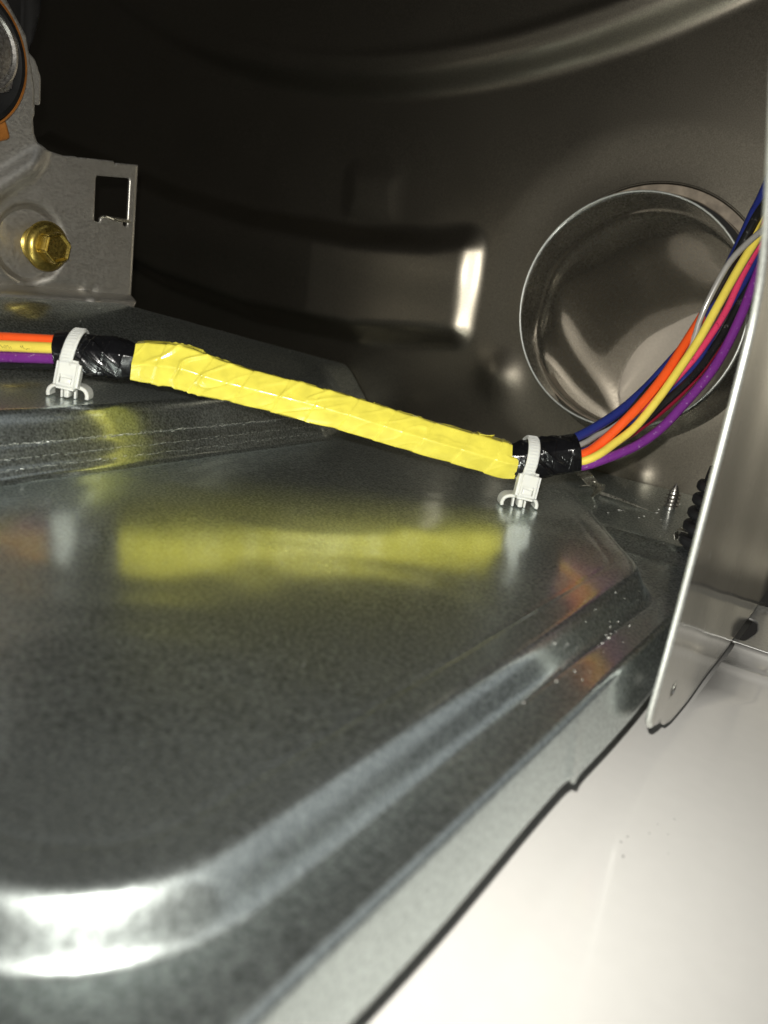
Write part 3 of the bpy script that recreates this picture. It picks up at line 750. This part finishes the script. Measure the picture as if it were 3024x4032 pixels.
# ---- black ribbed rubber bellows at the brace
be = empty('rubber_bellows', (-.0520, .290, -.0755+Z0), 'black ribbed rubber boot standing beside the steel brace', 'rubber boot')
o_ = (-.0520, .290, -.0755+Z0)
lathe('core', [(0, .0062), (.003, .0058), (.024, .0048), (.0265, .0046), (.0290, .0042), (.0296, .003)], o_, (0, 0, 1), 'bellows', be, 32)
for k in range(5):
    zc = .0030+k*.0048; rr = .0084-.0004*k
    lathe('rib', [(zc-.0018, .0050), (zc-.0016, rr-.0006), (zc-.0008, rr), (zc+.0008, rr), (zc+.0016, rr-.0006), (zc+.0018, .0050)], o_, (0, 0, 1), 'bellows', be, 40)
sp = empty('spring_clip', (-.0600, .290, -.0755+Z0), 'tiny shiny bent clip at the foot of the black rubber boot', 'clip')
pts, _ = spline([(-.0560, .2890, -.0702+Z0), (-.0600, .2895, -.0702+Z0), (-.0618, .2900, -.0714+Z0), (-.0610, .2900, -.0740+Z0)], 20)
V, F = ribbon(pts, (.2, 1, .2), .0030, .0005); frombm('blade', bmof(V, F), 'clip', sp)

# ---- bent metal strip behind the plateau corner
ms = empty('metal_strip', (-.100, .332, -.0755+Z0), 'thin bent bright metal strip on the floor behind the right cable tie', 'metal strip')
zf = -.0755+Z0
pts, _ = spline([(-.1105, .3255, zf+.0030), (-.1070, .3275, zf+.0036), (-.1042, .3262, zf+.0028), (-.1030, .3235, zf+.0012)], 24)
V, F = ribbon(pts, (.6, -.5, .25), .0062, .0004); frombm('curled_tab', bmof(V, F), 'clip', ms)
pts, _ = spline([(-.1035, .3300, zf+.0013), (-.0950, .3290, zf+.0011), (-.0880, .3275, zf+.0007), (-.0800, .3268, zf+.0002)], 30)
V, F = ribbon(pts, (0, .12, 1), .0016, .0005, lambda t: 1-.8*t); frombm('raised_edge', bmof(V, F), 'clip', ms)
pts, _ = spline([(-.1245, .3500, zf+.0030), (-.1200, .3480, zf+.0042), (-.1150, .3440, zf+.0034), (-.1100, .3420, zf+.0010), (-.1060, .3430, zf+.0008)], 30)
V, F = ribbon(pts, (.5, .7, .3), .0070, .0004, lambda t: 1-.35*t); frombm('folded_tab', bmof(V, F), 'clip', ms)

# ---- dust, lint and crumbs
def surf(s, b): return float(base_z(np.array([[s]]), np.array([[b]]))[0, 0])+Z0
V = []; F = []
def chip(p, r, el):
    q = len(V); a = random.random()*6.28; t = Vector((math.cos(a), math.sin(a), 0)); n_ = Vector((-t.y, t.x, 0))
    for x, y, z in ((-el, -.5, 0), (el, -.4, 0), (el*.8, .5, 0), (-el*.9, .4, 0), (random.uniform(-.3, .3), 0, .8)): V.append(p+t*x*r+n_*y*r+Vector((0, 0, z*r+.00003)))
    F.extend([[q, q+1, q+4], [q+1, q+2, q+4], [q+2, q+3, q+4], [q+3, q, q+4]])
for k in range(230):
    s = random.uniform(-.20, -.058); b = random.uniform(.07, .30); chip(Vector((s, b, surf(s, b))), random.uniform(.00003, .00010)*(.3+b*3.6), random.choice((1, 1, 1, 2)))
for k in range(40):
    s = random.gauss(-.0525, .0032); b = random.gauss(.190, .018)
    if s > -.046: continue
    chip(Vector((s, b, surf(s, b))), random.uniform(.00006, .00026), random.choice((1, 1, 2.2)))
for k in range(34):
    s = random.uniform(-.105, -.06); b = random.uniform(.285, .37); chip(Vector((s, b, surf(s, b))), random.uniform(.0001, .00026), random.choice((1, 2, 4)))
for k in range(60):
    s = random.uniform(-.30, -.215); b = random.uniform(.2, .37); chip(Vector((s, b, surf(s, b))), random.uniform(.00006, .00018), random.choice((1, 1, 3)))
tag(mesh('dust', V, F, 'dust', None, False), 'pale dust specks and lint scattered over the steel base', 'dust', kind='stuff')
V = []; F = []
for s, b, r in ((-.031, .168, .0003), (-.0305, .171, .0003), (-.027, .176, .00024), (-.029, .1635, .00042), (-.0265, .181, .0002), (-.024, .186, .0002), (-.0215, .172, .00018), (-.0235, .179, .00018)):
    chip(Vector((s, b, .0)), r*.75, 1.5)
tag(mesh('crumbs', V, F, 'crumb', None, False), 'few dark crumbs lying on the white panel', 'crumbs', kind='stuff')
